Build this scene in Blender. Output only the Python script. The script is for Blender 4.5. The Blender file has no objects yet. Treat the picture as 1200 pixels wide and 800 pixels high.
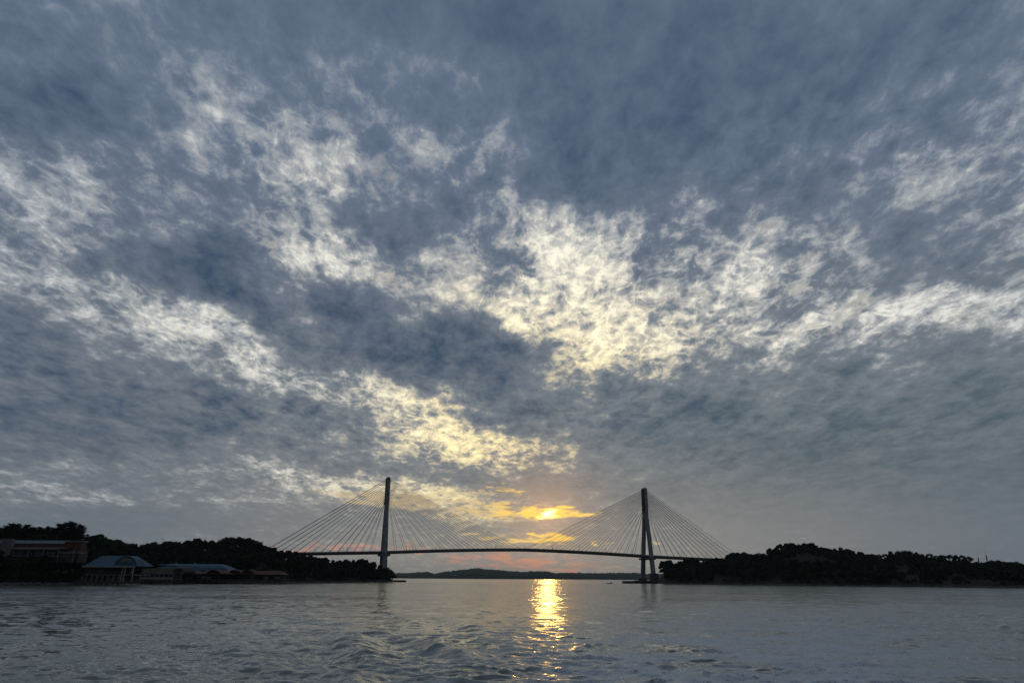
import bpy, bmesh, math, random
import numpy as np
from mathutils import Vector, Matrix

random.seed(7)
rng = np.random.default_rng(11)
scene = bpy.context.scene
R = math.radians

# ------------------------------------------------------------------ camera
CAM_Z, PITCH, ROLL, FOC = 4.0, 17.75, 0.35, 866.0
cam_data = bpy.data.cameras.new("camera")
cam = bpy.data.objects.new("camera", cam_data)
scene.collection.objects.link(cam)
cam_data.sensor_width = 36.0
cam_data.lens = FOC * 36.0 / 1200.0
cam_data.clip_start, cam_data.clip_end = 0.1, 60000.0
cam.matrix_world = (Matrix.Translation((0, 0, CAM_Z)) @ Matrix.Rotation(R(90 + PITCH), 4, 'X')
                    @ Matrix.Rotation(R(ROLL), 4, 'Z'))
scene.camera = cam
CAM_M = cam.matrix_world.copy()

# ------------------------------------------------------------------ exposure and sampling
vs = scene.view_settings
vs.view_transform, vs.look, vs.exposure, vs.gamma = 'Standard', 'None', 0.0, 1.0
vs.use_curve_mapping = False
scene.render.engine = 'CYCLES'
cy = scene.cycles
cy.use_denoising = True
cy.max_bounces, cy.diffuse_bounces, cy.glossy_bounces = 6, 2, 3
cy.transmission_bounces, cy.volume_bounces, cy.transparent_max_bounces = 2, 0, 8
cy.sample_clamp_indirect = 6.0
cy.sample_clamp_direct = 0.0
cy.caustics_reflective = cy.caustics_refractive = False

# ------------------------------------------------------------------ sun
SUN_AZ, SUN_EL = R(2.75), R(4.7)          # azimuth from +Y towards +X
sun_dir = Vector((math.sin(SUN_AZ) * math.cos(SUN_EL), math.cos(SUN_AZ) * math.cos(SUN_EL), math.sin(SUN_EL)))
sl = bpy.data.lights.new("sun", 'SUN')
sl.energy, sl.angle, sl.color = 0.022, R(0.8), (1.0, 0.54, 0.12)
sun = bpy.data.objects.new("sun", sl)
scene.collection.objects.link(sun)
sun.rotation_euler = (-sun_dir).to_track_quat('-Z', 'Y').to_euler()

# ------------------------------------------------------------------ world: broken evening cloud deck under a clear sky
world = bpy.data.worlds.new("World")
scene.world = world
world.use_nodes = True
WT = world.node_tree
WT.nodes.clear()


class NB:
    """small helper that writes shader node networks as expressions"""
    def __init__(self, tree):
        self.t = tree

    def put(self, sock, v):
        if isinstance(v, bpy.types.NodeSocket):
            self.t.links.new(v, sock)
        elif v is not None:
            sock.default_value = v

    def m(self, op, a, b=None, c=None, clamp=False):
        n = self.t.nodes.new('ShaderNodeMath')
        n.operation, n.use_clamp = op, clamp
        for i, v in enumerate((a, b, c)):
            if v is not None:
                self.put(n.inputs[i], v)
        return n.outputs[0]

    def vm(self, op, a, b=None, scale=None):
        n = self.t.nodes.new('ShaderNodeVectorMath')
        n.operation = op
        self.put(n.inputs[0], a)
        if b is not None:
            self.put(n.inputs[1], b)
        if scale is not None:
            self.put(n.inputs['Scale'], scale)
        return n.outputs['Value'] if op in ('DOT_PRODUCT', 'LENGTH', 'DISTANCE') else n.outputs['Vector']

    def xyz(self, v):
        n = self.t.nodes.new('ShaderNodeSeparateXYZ')
        self.put(n.inputs[0], v)
        return n.outputs

    def vec(self, x, y, z=0.0):
        n = self.t.nodes.new('ShaderNodeCombineXYZ')
        for i, v in enumerate((x, y, z)):
            self.put(n.inputs[i], v)
        return n.outputs[0]

    def noise(self, vec, scale, detail=4.0, rough=0.55, dist=0.0, kind='FBM', lac=2.0, color=False):
        n = self.t.nodes.new('ShaderNodeTexNoise')
        n.noise_dimensions, n.noise_type = '3D', kind
        if kind == 'FBM':
            n.normalize = True
        self.put(n.inputs['Vector'], vec)
        for k, v in (('Scale', scale), ('Detail', detail), ('Roughness', rough), ('Lacunarity', lac), ('Distortion', dist)):
            self.put(n.inputs[k], v)
        return n.outputs['Color' if color else 'Fac']

    def step(self, v, lo, hi, a=0.0, b=1.0, smooth=True):
        n = self.t.nodes.new('ShaderNodeMapRange')
        n.interpolation_type = 'SMOOTHSTEP' if smooth else 'LINEAR'
        n.clamp = True
        for k, x in (('Value', v), ('From Min', lo), ('From Max', hi), ('To Min', a), ('To Max', b)):
            self.put(n.inputs[k], x)
        return n.outputs[0]

    def mix(self, f, a, b, blend='MIX'):
        n = self.t.nodes.new('ShaderNodeMix')
        n.data_type, n.blend_type, n.clamp_factor = 'RGBA', blend, True
        self.put(n.inputs[0], f)
        for s, v in ((n.inputs[6], a), (n.inputs[7], b)):
            self.put(s, (*v, 1.0) if isinstance(v, tuple) and len(v) == 3 else v)
        return n.outputs[2]

    def mapping(self, vec, loc, rot, scale):
        n = self.t.nodes.new('ShaderNodeMapping')
        n.vector_type = 'TEXTURE'
        self.put(n.inputs['Vector'], vec)
        n.inputs['Location'].default_value = loc
        n.inputs['Rotation'].default_value = (0, 0, rot)
        n.inputs['Scale'].default_value = scale
        return n.outputs[0]

    def ball(self, vec):
        n = self.t.nodes.new('ShaderNodeTexGradient')
        n.gradient_type = 'SPHERICAL'
        self.put(n.inputs[0], vec)
        return n.outputs['Fac']


def srgb(r, g, b, k=1.0):
    f = lambda c: (c / 12.92 if c <= 0.04045 else ((c + 0.055) / 1.055) ** 2.4) * k
    return tuple(f(v / 255.0) for v in (r, g, b))


# cloud banks and thin bright openings: (azimuth, elevation, radius along, radius across, rotation, strength), radians
CLOUD_BANKS = [
    (0.0181, 0.4362, 0.1737, 0.0852, 3.139, 0.65),
    (0.1150, 0.3200, 0.1953, 0.1076, -3.090, 1.15),
    (0.1623, 0.4376, 0.1545, 0.0772, 3.081, 0.50),
    (0.3371, 0.3921, 0.1823, 0.0820, -3.095, 0.42),
    (0.5595, 0.3003, 0.2356, 0.0422, 3.129, 0.75),
    (0.3823, 0.3039, 0.1850, 0.0350, -3.107, 0.40),
    (0.6389, 0.4393, 0.1002, 0.0917, 2.420, 0.08),
    (0.4942, 0.5004, 0.1536, 0.0509, -3.029, 0.15),
    (-0.2634, 0.3935, 0.1153, 0.0564, 2.755, 0.32),
    (-0.3629, 0.4089, 0.0833, 0.0473, 3.130, 0.25),
    (-0.5350, 0.3168, 0.2088, 0.0428, 3.131, 0.50),
    (-0.3894, 0.2748, 0.1705, 0.0479, 2.858, 0.60),
    (-0.2788, 0.2523, 0.0835, 0.0414, 2.863, 0.30),
    (-0.1159, 0.1985, 0.1882, 0.0537, 2.863, 0.75),
    (0.0009, 0.1642, 0.1447, 0.0396, 3.063, 0.80),
    (-0.3827, 0.5547, 0.1587, 0.0643, -3.125, 0.26),
    (-0.3157, 0.4970, 0.0885, 0.0536, -3.123, 0.20),
    (-0.5912, 0.4657, 0.0919, 0.0487, 3.063, 0.25),
    (-0.6129, 0.4350, 0.0896, 0.0299, -2.958, 0.30),
    (-0.5860, 0.3922, 0.1023, 0.0487, -2.891, 0.30),
    (-0.0541, 0.5413, 0.1272, 0.0948, 1.035, 0.50),
    (-0.1770, 0.6246, 0.1462, 0.0785, -2.839, 0.20),
    (-0.6481, 0.5918, 0.1021, 0.0567, -3.081, 0.08),
    (-0.4538, 0.6302, 0.1670, 0.0490, 3.094, -0.10),
    (-0.5655, 0.0854, 0.1329, 0.0116, 3.122, 0.50),
    (-0.3704, 0.1206, 0.1875, 0.0208, 3.139, 0.30),
    (-0.2125, 0.1165, 0.1506, 0.0271, 3.084, 0.50),
    (-0.1119, 0.1035, 0.1546, 0.0302, 3.090, 0.60),
    (-0.4811, 0.1552, 0.3672, 0.0755, -3.097, -0.65),
    (-0.1315, 0.3340, 0.0433, 0.0239, 1.148, 0.80),
    (0.0616, 0.3901, 0.0620, 0.0430, 3.123, 0.30),
    (-0.0437, 0.0825, 0.1268, 0.0164, -3.132, 0.40),
    (0.1189, 0.6197, 0.4341, 0.2342, 3.085, -0.75),
    (0.4531, 0.6539, 0.6072, 0.1528, 2.980, -0.65),
    (0.6387, 0.5260, 0.1343, 0.0581, 3.082, -0.30),
    (-0.2779, 0.7028, 0.4279, 0.1074, -2.996, -0.50),
    (-0.4235, 0.3716, 0.1637, 0.0664, 3.054, -1.40),
    (-0.1802, 0.3097, 0.2060, 0.0768, 3.066, -1.60),
    (-0.0358, 0.2771, 0.1722, 0.0721, 3.057, -1.50),
    (0.0000, 0.3098, 0.1061, 0.0722, -3.136, -0.40),
    (-0.6347, 0.5352, 0.2053, 0.0920, -2.973, -0.80),
    (-0.4782, 0.4524, 0.1935, 0.0641, -3.101, -0.25),
    (-0.5482, 0.2333, 0.2875, 0.0866, -3.121, -0.70),
    (-0.4088, 0.1873, 0.3229, 0.0589, -3.132, -0.45),
    (-0.5621, 0.1622, 0.1890, 0.0484, -3.039, -0.35),
    (0.4479, 0.1786, 0.5512, 0.1283, -3.140, -0.95),
    (0.5632, 0.1108, 0.4111, 0.1183, 3.088, -0.70),
    (0.3114, 0.1229, 0.3909, 0.1061, -3.116, -0.60),
    (0.2312, 0.2023, 0.2093, 0.0694, -3.092, -0.50),
    (0.5232, 0.3660, 0.1435, 0.0508, -3.104, -0.35),
    (0.4592, 0.4820, 0.1305, 0.0587, -2.928, -0.40),
    (0.1961, 0.3848, 0.1048, 0.0509, -3.049, -0.45),
    (-0.0006, 0.4042, 0.0703, 0.0401, -3.136, -0.40),
    (-0.0111, 0.2062, 0.1173, 0.0600, -3.051, -0.70),
    (0.1671, 0.5315, 0.2075, 0.0950, 3.069, -0.35),
    (-0.1279, 0.4605, 0.1707, 0.0993, 2.924, -0.75),
    (-0.1810, 0.1405, 0.1673, 0.0221, 3.121, -0.30),
    (-0.0446, 0.1267, 0.1714, 0.0223, 3.102, -0.40),
    (-0.4211, 0.0612, 0.3976, 0.0224, -3.108, -0.50),
    (0.0243, 0.3445, 0.1013, 0.0610, 1.275, 0.60),
    (0.1229, 0.3771, 0.0917, 0.0571, 3.103, 0.30),
    (0.2785, 0.3784, 0.0865, 0.0473, -3.075, -0.30),
    (0.1110, 0.3889, 0.0692, 0.0371, 3.107, -0.45),
    (0.3362, 0.3835, 0.1259, 0.0547, -3.091, 0.15),
    (-0.5460, 0.5376, 0.1508, 0.0724, -3.015, -0.15),
    (0.5313, 0.4157, 0.1690, 0.0504, -3.135, -0.30),
    (0.4474, 0.4003, 0.1039, 0.0315, -3.133, -0.20),
    (-0.2804, 0.3281, 0.0637, 0.0307, 2.896, 0.55),
    (0.4839, 0.4356, 0.2036, 0.0771, -3.131, -0.22),
    (-0.5331, 0.4708, 0.1976, 0.0870, -3.062, -0.12),
]
# ragged bars of lit cloud low over the strait, (azimuth, elevation, radius, radius, rotation, strength)
LIT_BARS = [
    (0.0487, 0.0808, 0.0478, 0.0123, -3.139, 0.80),
    (0.0014, 0.0828, 0.1270, 0.0151, -3.085, 0.80),
    (0.0914, 0.0797, 0.0978, 0.0082, 3.106, 0.60),
    (0.0239, 0.0471, 0.1115, 0.0121, 3.113, 0.85),
    (0.0552, 0.0537, 0.0474, 0.0108, -3.138, 0.70),
    (0.0012, 0.1115, 0.0513, 0.0111, 3.113, 0.60),
    (-0.0432, 0.0542, 0.0419, 0.0081, -3.134, 0.40),
    (0.1216, 0.0473, 0.0220, 0.0053, -3.139, 0.60),
    (0.1126, 0.0431, 0.0165, 0.0040, -3.139, 0.60),
    (0.1912, 0.0462, 0.0202, 0.0053, -3.107, 0.90),
    (0.1366, 0.0367, 0.0191, 0.0040, -3.139, 0.40),
    (-0.0331, 0.1213, 0.0571, 0.0070, 3.117, 0.35),
    (-0.1115, 0.0926, 0.1260, 0.0191, 3.106, 0.80),
    (-0.1784, 0.0978, 0.1101, 0.0136, 3.113, 0.65),
    (-0.0157, 0.0959, 0.0567, 0.0083, -3.134, 0.40),
    (-0.2227, 0.1064, 0.0814, 0.0081, 3.119, 0.50),
    (-0.0670, 0.1098, 0.0851, 0.0111, 3.104, 0.50),
]
PINK_BARS = [
    (0.0017, 0.0234, 0.2216, 0.0159, 3.097, 0.55),
    (-0.0426, 0.0263, 0.0553, 0.0093, -3.135, 0.40),
    (0.0680, 0.0164, 0.1510, 0.0132, 3.046, 0.45),
    (-0.0424, 0.0136, 0.1654, 0.0158, -3.135, 0.35),
    (-0.2171, 0.0320, 0.1586, 0.0131, -3.094, 0.55),
    (-0.2699, 0.0364, 0.1034, 0.0103, -3.126, 0.35),
    (-0.1312, 0.0383, 0.1231, 0.0106, -3.131, 0.30),
]
W = NB(WT)
tc = WT.nodes.new('ShaderNodeTexCoord')
dirn = W.vm('NORMALIZE', tc.outputs['Generated'])
dx, dy, dz = W.xyz(dirn)
az = W.m('ARCTAN2', dx, dy)
el = W.m('ARCSINE', W.m('MAXIMUM', dz, 0.0))
up = W.m('MAXIMUM', dz, 0.0)
def deck(c, squeeze, seed):
    """where the view ray meets the cloud deck; c softens the crowding towards the horizon"""
    k = W.m('DIVIDE', 1.0, W.m('ADD', up, c))
    return W.vec(W.m('MULTIPLY', dx, k), W.m('MULTIPLY', W.m('MULTIPLY', dy, k), squeeze), seed)


P = deck(0.075, 1.0, 3.7)
PS = deck(0.12, 0.56, 1.3)
PF = deck(0.20, 0.64, 5.9)

# wind-torn outlines: bend the banks' outlines with noise
wv = W.vm('SUBTRACT', W.noise(W.vec(az, el, 0.4), 9.0, 5.0, 0.62, color=True), (0.5, 0.5, 0.5))
damp = W.step(el, 0.0, 0.35, 0.04, 0.15, smooth=False)
wx, wy, _ = W.xyz(wv)
A = W.vec(W.m('ADD', az, W.m('MULTIPLY', wx, 0.14)), W.m('ADD', el, W.m('MULTIPLY', wy, damp)), 0.0)
wl = W.vm('SUBTRACT', W.noise(W.vec(W.m('MULTIPLY', az, 0.35), el, 2.4), 95.0, 5.0, 0.6, color=True), (0.5, 0.5, 0.5))
lx, ly, _ = W.xyz(wl)
AL = W.vec(W.m('ADD', az, W.m('MULTIPLY', lx, 0.07)), W.m('ADD', el, W.m('MULTIPLY', ly, 0.016)), 0.0)


def banks(table, vec):
    tot = None
    for (a, e, ra, rb, rot, s) in table:
        s *= 0.74 if s < 0 else 0.66
        g = W.ball(W.mapping(vec, (a, e, 0), rot, (ra, rb, 1.0)))
        tot = W.m('MULTIPLY_ADD', g, s, tot if tot is not None else 0.0)
    return tot


bank = banks(CLOUD_BANKS, A)
bank = W.m('MINIMUM', bank, W.m('MULTIPLY', W.m('TANH', W.m('MULTIPLY', bank, 2.4)), 0.42))      # thin cloud never clears wholly
bank = W.m('MAXIMUM', bank, W.m('MULTIPLY', W.m('TANH', W.m('MULTIPLY', bank, 1.25)), 0.85))
n_big = W.noise(P, 1.7, 3.0, 0.5)
n_mid = W.noise(PS, 8.0, 6.0, 0.62, 0.15)
n_fine = W.noise(PF, 25.0, 6.0, 0.62, 0.3)
n_vein = W.noise(PF, 17.0, 6.0, 0.60, 0.5)
vein = W.m('POWER', W.m('SUBTRACT', 1.0, W.m('MULTIPLY', W.m('ABSOLUTE', W.m('SUBTRACT', n_vein, 0.5)), 5.0), clamp=True), 2.0)
zone = W.step(bank, -0.45, 0.35)
f = W.m('MULTIPLY', W.m('SUBTRACT', n_big, 0.5), 0.7)
f = W.m('MULTIPLY_ADD', W.m('SUBTRACT', n_mid, 0.5), 2.2, f)
f = W.m('MULTIPLY_ADD', W.m('SUBTRACT', n_fine, 0.5), 1.9, f)
f = W.m('MULTIPLY_ADD', W.m('MULTIPLY', W.m('SUBTRACT', vein, 0.30), zone), 0.55, f)
quiet = W.step(bank, -0.85, -0.15, 0.68, 1.0)                  # thick banks are smooth, thin cloud is ragged
low = W.m('MULTIPLY', W.step(el, 0.02, 0.17, 0.45, 1.0), W.step(el, R(24), R(44), 1.0, 0.55))
t = W.m('MULTIPLY_ADD', W.m('MULTIPLY', f, quiet), low, W.m('MULTIPLY_ADD', bank, 0.95, 0.465))

sd = tuple(sun_dir)
cosang = W.vm('DOT_PRODUCT', dirn, sd)
ang = W.m('ARCCOSINE', W.m('MINIMUM', cosang, 0.99999))
near = W.step(ang, R(54), R(8))
glow = W.step(ang, R(23), R(4))
high = W.step(el, R(8), R(36))
right = W.step(az, R(-12), R(26))

# thick cloud: slate blue overhead, greyer and greener low down; thin cloud lets the sunset through
dark_hi = srgb(62, 78, 104)
dark_lo = W.mix(right, srgb(64, 81, 101), srgb(78, 94, 104))
dark = W.mix(high, dark_lo, dark_hi)
mid = W.mix(high, W.mix(near, srgb(118, 126, 136), srgb(138, 143, 146)), srgb(110, 124, 144))
lit = W.mix(near, srgb(150, 158, 168), srgb(205, 203, 196))
lit = W.mix(glow, lit, srgb(236, 216, 168))
hotc = W.mix(near, srgb(190, 196, 204), srgb(252, 246, 226, 1.05))
hotc = W.mix(glow, hotc, srgb(255, 240, 178, 1.15))
col = W.mix(W.step(t, -0.58, 0.66, smooth=False), dark, mid)
col = W.mix(W.step(t, 0.32, 1.15), col, lit)
th = W.m('MULTIPLY_ADD', W.m('SUBTRACT', W.noise(PF, 48.0, 4.0, 0.65, 0.3), 0.5), 1.6, t)
col = W.mix(W.step(th, 0.80, 1.60), col, hotc)
shine = W.m('MULTIPLY_ADD', W.step(bank, 0.05, 0.7), W.m('MULTIPLY', near, 0.25), 1.0)     # light spreading through thin cloud
col = W.vm('SCALE', col, scale=shine)

# air near the horizon
hz_col = W.mix(W.step(ang, R(34), R(3)), srgb(106, 114, 122), srgb(148, 143, 135))
hz = W.step(el, R(12), R(0.5), 0.0, 0.85)
hz = W.m('MULTIPLY', hz, W.step(t, 1.0, 0.5, 0.45, 1.0))
col = W.mix(hz, col, hz_col)
# low lit bars, gold near the sun
ragged = W.noise(W.vec(W.m('MULTIPLY', az, 0.22), el, 7.7), 170.0, 5.0, 0.62, 0.3)
rag = W.m('MULTIPLY', W.m('SUBTRACT', ragged, 0.5), 2.0)
bar_f = banks(LIT_BARS, AL)
bars = W.m('ADD', bar_f, W.m('MULTIPLY', rag, W.step(bar_f, 0.02, 0.3, 0.0, 1.0)))
bar = W.step(bars, 0.22, 0.70)
bar_col = W.mix(W.step(ang, R(9), R(0.8)), srgb(205, 184, 150), srgb(255, 212, 105, 1.05))
col = W.mix(bar, col, bar_col)
pk_f = banks(PINK_BARS, AL)
pk = W.m('ADD', pk_f, W.m('MULTIPLY', rag, W.step(pk_f, 0.02, 0.4, 0.0, 1.5)))
col = W.mix(W.step(pk, 0.18, 0.95, 0.0, 0.78), col, srgb(210, 146, 122))
# the sun burning through a gap
halo = W.m('POWER', W.step(ang, R(12.0), 0.0, smooth=False), 4.5)
col = W.mix(1.0, col, W.vm('SCALE', srgb(255, 176, 70), scale=W.m('MULTIPLY', halo, 0.36)), 'ADD')
core = W.m('POWER', W.m('MULTIPLY', W.ball(W.mapping(AL, (SUN_AZ, SUN_EL, 0), 0.0, (R(1.05), R(0.42), 1.0))), W.m('ADD', 1.0, W.m('MULTIPLY', rag, 0.3)), clamp=True), 1.5)
col = W.mix(1.0, col, W.vm('SCALE', (8.5, 5.3, 1.4), scale=core), 'ADD')
# the evening sky darkens away from the sunset
fall = W.step(ang, R(48), R(125), 1.0, 0.40)
col = W.vm('SCALE', col, scale=fall)

# clear blue shows through the thinnest places overhead
clear_n = W.noise(deck(0.14, 0.8, 9.1), 6.0, 6.0, 0.6, 0.5)
clear = W.m('MULTIPLY', W.step(clear_n, 0.52, 0.68), W.step(t, 0.35, 0.8))
clear = W.m('MULTIPLY', clear, W.m('MULTIPLY', W.step(el, R(12), R(22)), W.step(ang, R(14), R(26), 0.0, 0.75)))

skyt = WT.nodes.new('ShaderNodeTexSky')
skyt.sky_type = 'NISHITA'
skyt.sun_disc = False
skyt.sun_elevation, skyt.sun_rotation = SUN_EL, SUN_AZ
skyt.altitude, skyt.air_density, skyt.dust_density, skyt.ozone_density = 0.0, 1.0, 1.2, 1.0
bg_clear = WT.nodes.new('ShaderNodeBackground')
bg_clear.inputs['Strength'].default_value = 0.12
WT.links.new(skyt.outputs[0], bg_clear.inputs['Color'])
bg_cloud = WT.nodes.new('ShaderNodeBackground')
bg_cloud.inputs['Strength'].default_value = 1.0
WT.links.new(col, bg_cloud.inputs['Color'])
mixs = WT.nodes.new('ShaderNodeMixShader')
WT.links.new(clear, mixs.inputs[0])
WT.links.new(bg_cloud.outputs[0], mixs.inputs[1])
WT.links.new(bg_clear.outputs[0], mixs.inputs[2])
wo = WT.nodes.new('ShaderNodeOutputWorld')
WT.links.new(mixs.outputs[0], wo.inputs['Surface'])
world.cycles.sampling_method = 'MANUAL'
world.cycles.sample_map_resolution = 512


# ------------------------------------------------------------------ helpers
COL = scene.collection


def pt(px, py, dist):
    """world point on the bearing (px, py) of the photograph at ground distance dist (metres north of the boat)"""
    v = CAM_M.to_3x3() @ Vector(((px - 600) / FOC, (400 - py) / FOC, -1.0))
    return CAM_M.translation + v * (dist / v.y)


def gx(px, dist):
    return pt(px, 680, dist).x


def gz(px, py, dist):
    return pt(px, py, dist).z


def tag(o, label=None, cat=None, group=None, kind=None):
    for k, v in (('label', label), ('category', cat), ('group', group), ('kind', kind)):
        if v:
            o[k] = v
    return o


def empty(name, loc, label=None, cat=None, group=None):
    o = bpy.data.objects.new(name, None)
    o.empty_display_size = 0.5
    o.location = loc
    COL.objects.link(o)
    return tag(o, label, cat, group)


class MB:
    """collects simple solids and links them as one mesh object"""
    def __init__(self, origin=(0, 0, 0)):
        self.v, self.f, self.o = [], [], Vector(origin)

    def add(self, verts, faces):
        b = len(self.v)
        self.v += [Vector(p) - self.o for p in verts]
        self.f += [tuple(i + b for i in q) for q in faces]
        return self

    def hexa(self, p):
        return self.add(p, [(0, 3, 2, 1), (4, 5, 6, 7), (0, 1, 5, 4), (1, 2, 6, 5), (2, 3, 7, 6), (3, 0, 4, 7)])

    def box(self, x0, x1, y0, y1, z0, z1):
        return self.hexa([(x0, y0, z0), (x1, y0, z0), (x1, y1, z0), (x0, y1, z0),
                          (x0, y0, z1), (x1, y0, z1), (x1, y1, z1), (x0, y1, z1)])

    def prism(self, poly, a, b):
        """extrude polygon points (as vectors) by offset vectors a -> b"""
        n = len(poly)
        va = [Vector(p) + Vector(a) for p in poly]
        vb = [Vector(p) + Vector(b) for p in poly]
        fs = [tuple(range(n - 1, -1, -1)), tuple(range(n, 2 * n))]
        fs += [(i, (i + 1) % n, n + (i + 1) % n, n + i) for i in range(n)]
        return self.add(va + vb, fs)

    def tube(self, a, b, ra, rb=None, n=6):
        a, b = Vector(a), Vector(b)
        rb = ra if rb is None else rb
        d = (b - a).normalized()
        u = d.orthogonal().normalized()
        w = d.cross(u)
        ring = lambda c, r: [c + (u * math.cos(2 * math.pi * i / n) + w * math.sin(2 * math.pi * i / n)) * r for i in range(n)]
        fs = [(i, (i + 1) % n, n + (i + 1) % n, n + i) for i in range(n)]
        fs += [tuple(range(n - 1, -1, -1)), tuple(range(n, 2 * n))]
        return self.add(ring(a, ra) + ring(b, rb), fs)

    def build(self, name, mat, parent=None, smooth=False, bevel=0.0):
        me = bpy.data.meshes.new(name)
        me.from_pydata([tuple(v) for v in self.v], [], self.f)
        me.validate()
        bm = bmesh.new()
        bm.from_mesh(me)
        bmesh.ops.recalc_face_normals(bm, faces=bm.faces)
        if bevel:
            bmesh.ops.bevel(bm, geom=bm.edges[:], offset=bevel, segments=1, affect='EDGES')
        bm.to_mesh(me)
        bm.free()
        if smooth:
            me.polygons.foreach_set('use_smooth', [True] * len(me.polygons))
        me.materials.append(mat)
        o = bpy.data.objects.new(name, me)
        COL.objects.link(o)
        if parent is not None:
            o.parent = parent
        else:
            o.location = self.o
        return o


def np_mesh(name, verts, faces, mat, smooth=False):
    """verts (n,3) and equal-sided faces (m,k) as numpy arrays"""
    me = bpy.data.meshes.new(name)
    verts = np.asarray(verts, np.float32)
    faces = np.asarray(faces, np.int32)
    m, k = faces.shape
    me.vertices.add(len(verts))
    me.vertices.foreach_set('co', verts.ravel())
    me.loops.add(m * k)
    me.loops.foreach_set('vertex_index', faces.ravel())
    me.polygons.add(m)
    me.polygons.foreach_set('loop_start', np.arange(0, m * k, k, dtype=np.int32))
    if smooth:
        me.polygons.foreach_set('use_smooth', np.ones(m, bool))
    me.update()
    me.validate()
    me.materials.append(mat)
    return me


def material(name, color, rough=0.7, vary=0.25, scale=1.0, metallic=0.0, spec=0.4, per_object=0.0):
    """plain surface with weathering: noise changes the base colour and roughness"""
    m = bpy.data.materials.new(name)
    m.use_nodes = True
    T = m.node_tree
    N = NB(T)
    p = T.nodes['Principled BSDF']
    geo = T.nodes.new('ShaderNodeNewGeometry')
    n1 = N.noise(geo.outputs['Position'], scale, 6.0, 0.6)
    n2 = N.noise(N.vm('MULTIPLY', geo.outputs['Position'], (1.0, 1.0, 0.15)), scale * 2.3, 4.0, 0.6)
    k = N.m('ADD', N.step(n1, 0.3, 0.7, 1 - vary, 1 + vary), N.step(n2, 0.35, 0.7, vary * 0.5, -vary * 0.5))
    if per_object:
        oi = T.nodes.new('ShaderNodeObjectInfo')
        k = N.m('MULTIPLY', k, N.step(oi.outputs['Random'], 0.0, 1.0, 1 - per_object, 1 + per_object, smooth=False))
    c = N.vm('SCALE', color, scale=k)
    N.put(p.inputs['Base Color'], c)
    N.put(p.inputs['Roughness'], N.step(n1, 0.3, 0.7, max(rough - 0.1, 0.02), min(rough + 0.1, 1.0)))
    p.inputs['Metallic'].default_value = metallic
    p.inputs['Specular IOR Level'].default_value = spec
    return m


M_concrete = material('concrete', (0.29, 0.295, 0.285), 0.9, 0.22, 0.25, spec=0.15)
M_dark_steel = material('dark_steel', (0.035, 0.036, 0.038), 0.8, 0.3, 0.5, spec=0.15)
M_deck = material('deck_concrete', (0.17, 0.168, 0.16), 0.9, 0.25, 0.2)
M_cable = material('cable_sheath', (0.10, 0.10, 0.10), 0.5, 0.1, 0.2)
M_lamp = material('lamp_metal', (0.18, 0.18, 0.19), 0.5, 0.1, 1.0)
M_white = material('white_paint', (0.31, 0.31, 0.30), 0.6, 0.2, 0.6)
M_offwhite = material('weathered_render', (0.17, 0.17, 0.165), 0.8, 0.3, 0.5)
M_cream = material('cream_render', (0.25, 0.22, 0.15), 0.8, 0.25, 0.5)
M_blue_roof = material('blue_metal_roof', (0.055, 0.125, 0.175), 0.75, 0.25, 0.5)
M_pale_roof = material('pale_metal_roof', (0.11, 0.14, 0.165), 0.7, 0.2, 0.5)
M_red_roof = material('red_tile_roof', (0.13, 0.038, 0.026), 0.75, 0.35, 0.7)
M_orange = material('orange_brown_wall', (0.11, 0.05, 0.027), 0.8, 0.25, 0.6)
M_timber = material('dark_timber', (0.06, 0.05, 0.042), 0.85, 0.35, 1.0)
M_glass = material('dark_glass', (0.02, 0.025, 0.03), 0.12, 0.1, 1.0, spec=0.6)
M_leaf = material('leaves', (0.032, 0.045, 0.020), 0.85, 0.45, 0.12, spec=0.08, per_object=0.35)
M_needle = material('casuarina_needles', (0.030, 0.038, 0.021), 0.85, 0.4, 0.15, spec=0.08, per_object=0.3)
M_bark = material('bark', (0.075, 0.058, 0.043), 0.9, 0.3, 1.5)
M_boat = material('boat_paint', (0.07, 0.08, 0.09), 0.5, 0.3, 2.0)
M_rock = material('shore_rock', (0.06, 0.058, 0.052), 0.9, 0.4, 0.4)


def ground_material():
    m = bpy.data.materials.new('hill_soil_and_scrub')
    m.use_nodes = True
    T = m.node_tree
    N = NB(T)
    p = T.nodes['Principled BSDF']
    geo = T.nodes.new('ShaderNodeNewGeometry')
    pos = geo.outputs['Position']
    n = N.noise(pos, 0.035, 7.0, 0.6)
    scrub = N.mix(N.noise(pos, 0.3, 4.0, 0.6), (0.020, 0.026, 0.012), (0.036, 0.036, 0.022))
    px_, py_, pz_ = N.xyz(pos)
    cut = N.m('MULTIPLY', N.step(pz_, 10.0, 15.0), N.m('MULTIPLY', N.step(px_, 200.0, 225.0), N.step(px_, 330.0, 290.0)))   # bare earth cutting high on the right hill
    soil = N.mix(N.noise(pos, 0.08, 5.0, 0.6), (0.12, 0.062, 0.040), (0.085, 0.052, 0.038))
    N.put(p.inputs['Base Color'], N.mix(N.m('MULTIPLY', N.step(n, 0.40, 0.58), cut), scrub, soil))
    p.inputs['Roughness'].default_value = 0.95
    p.inputs['Specular IOR Level'].default_value = 0.1
    return m


M_ground = ground_material()

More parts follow.
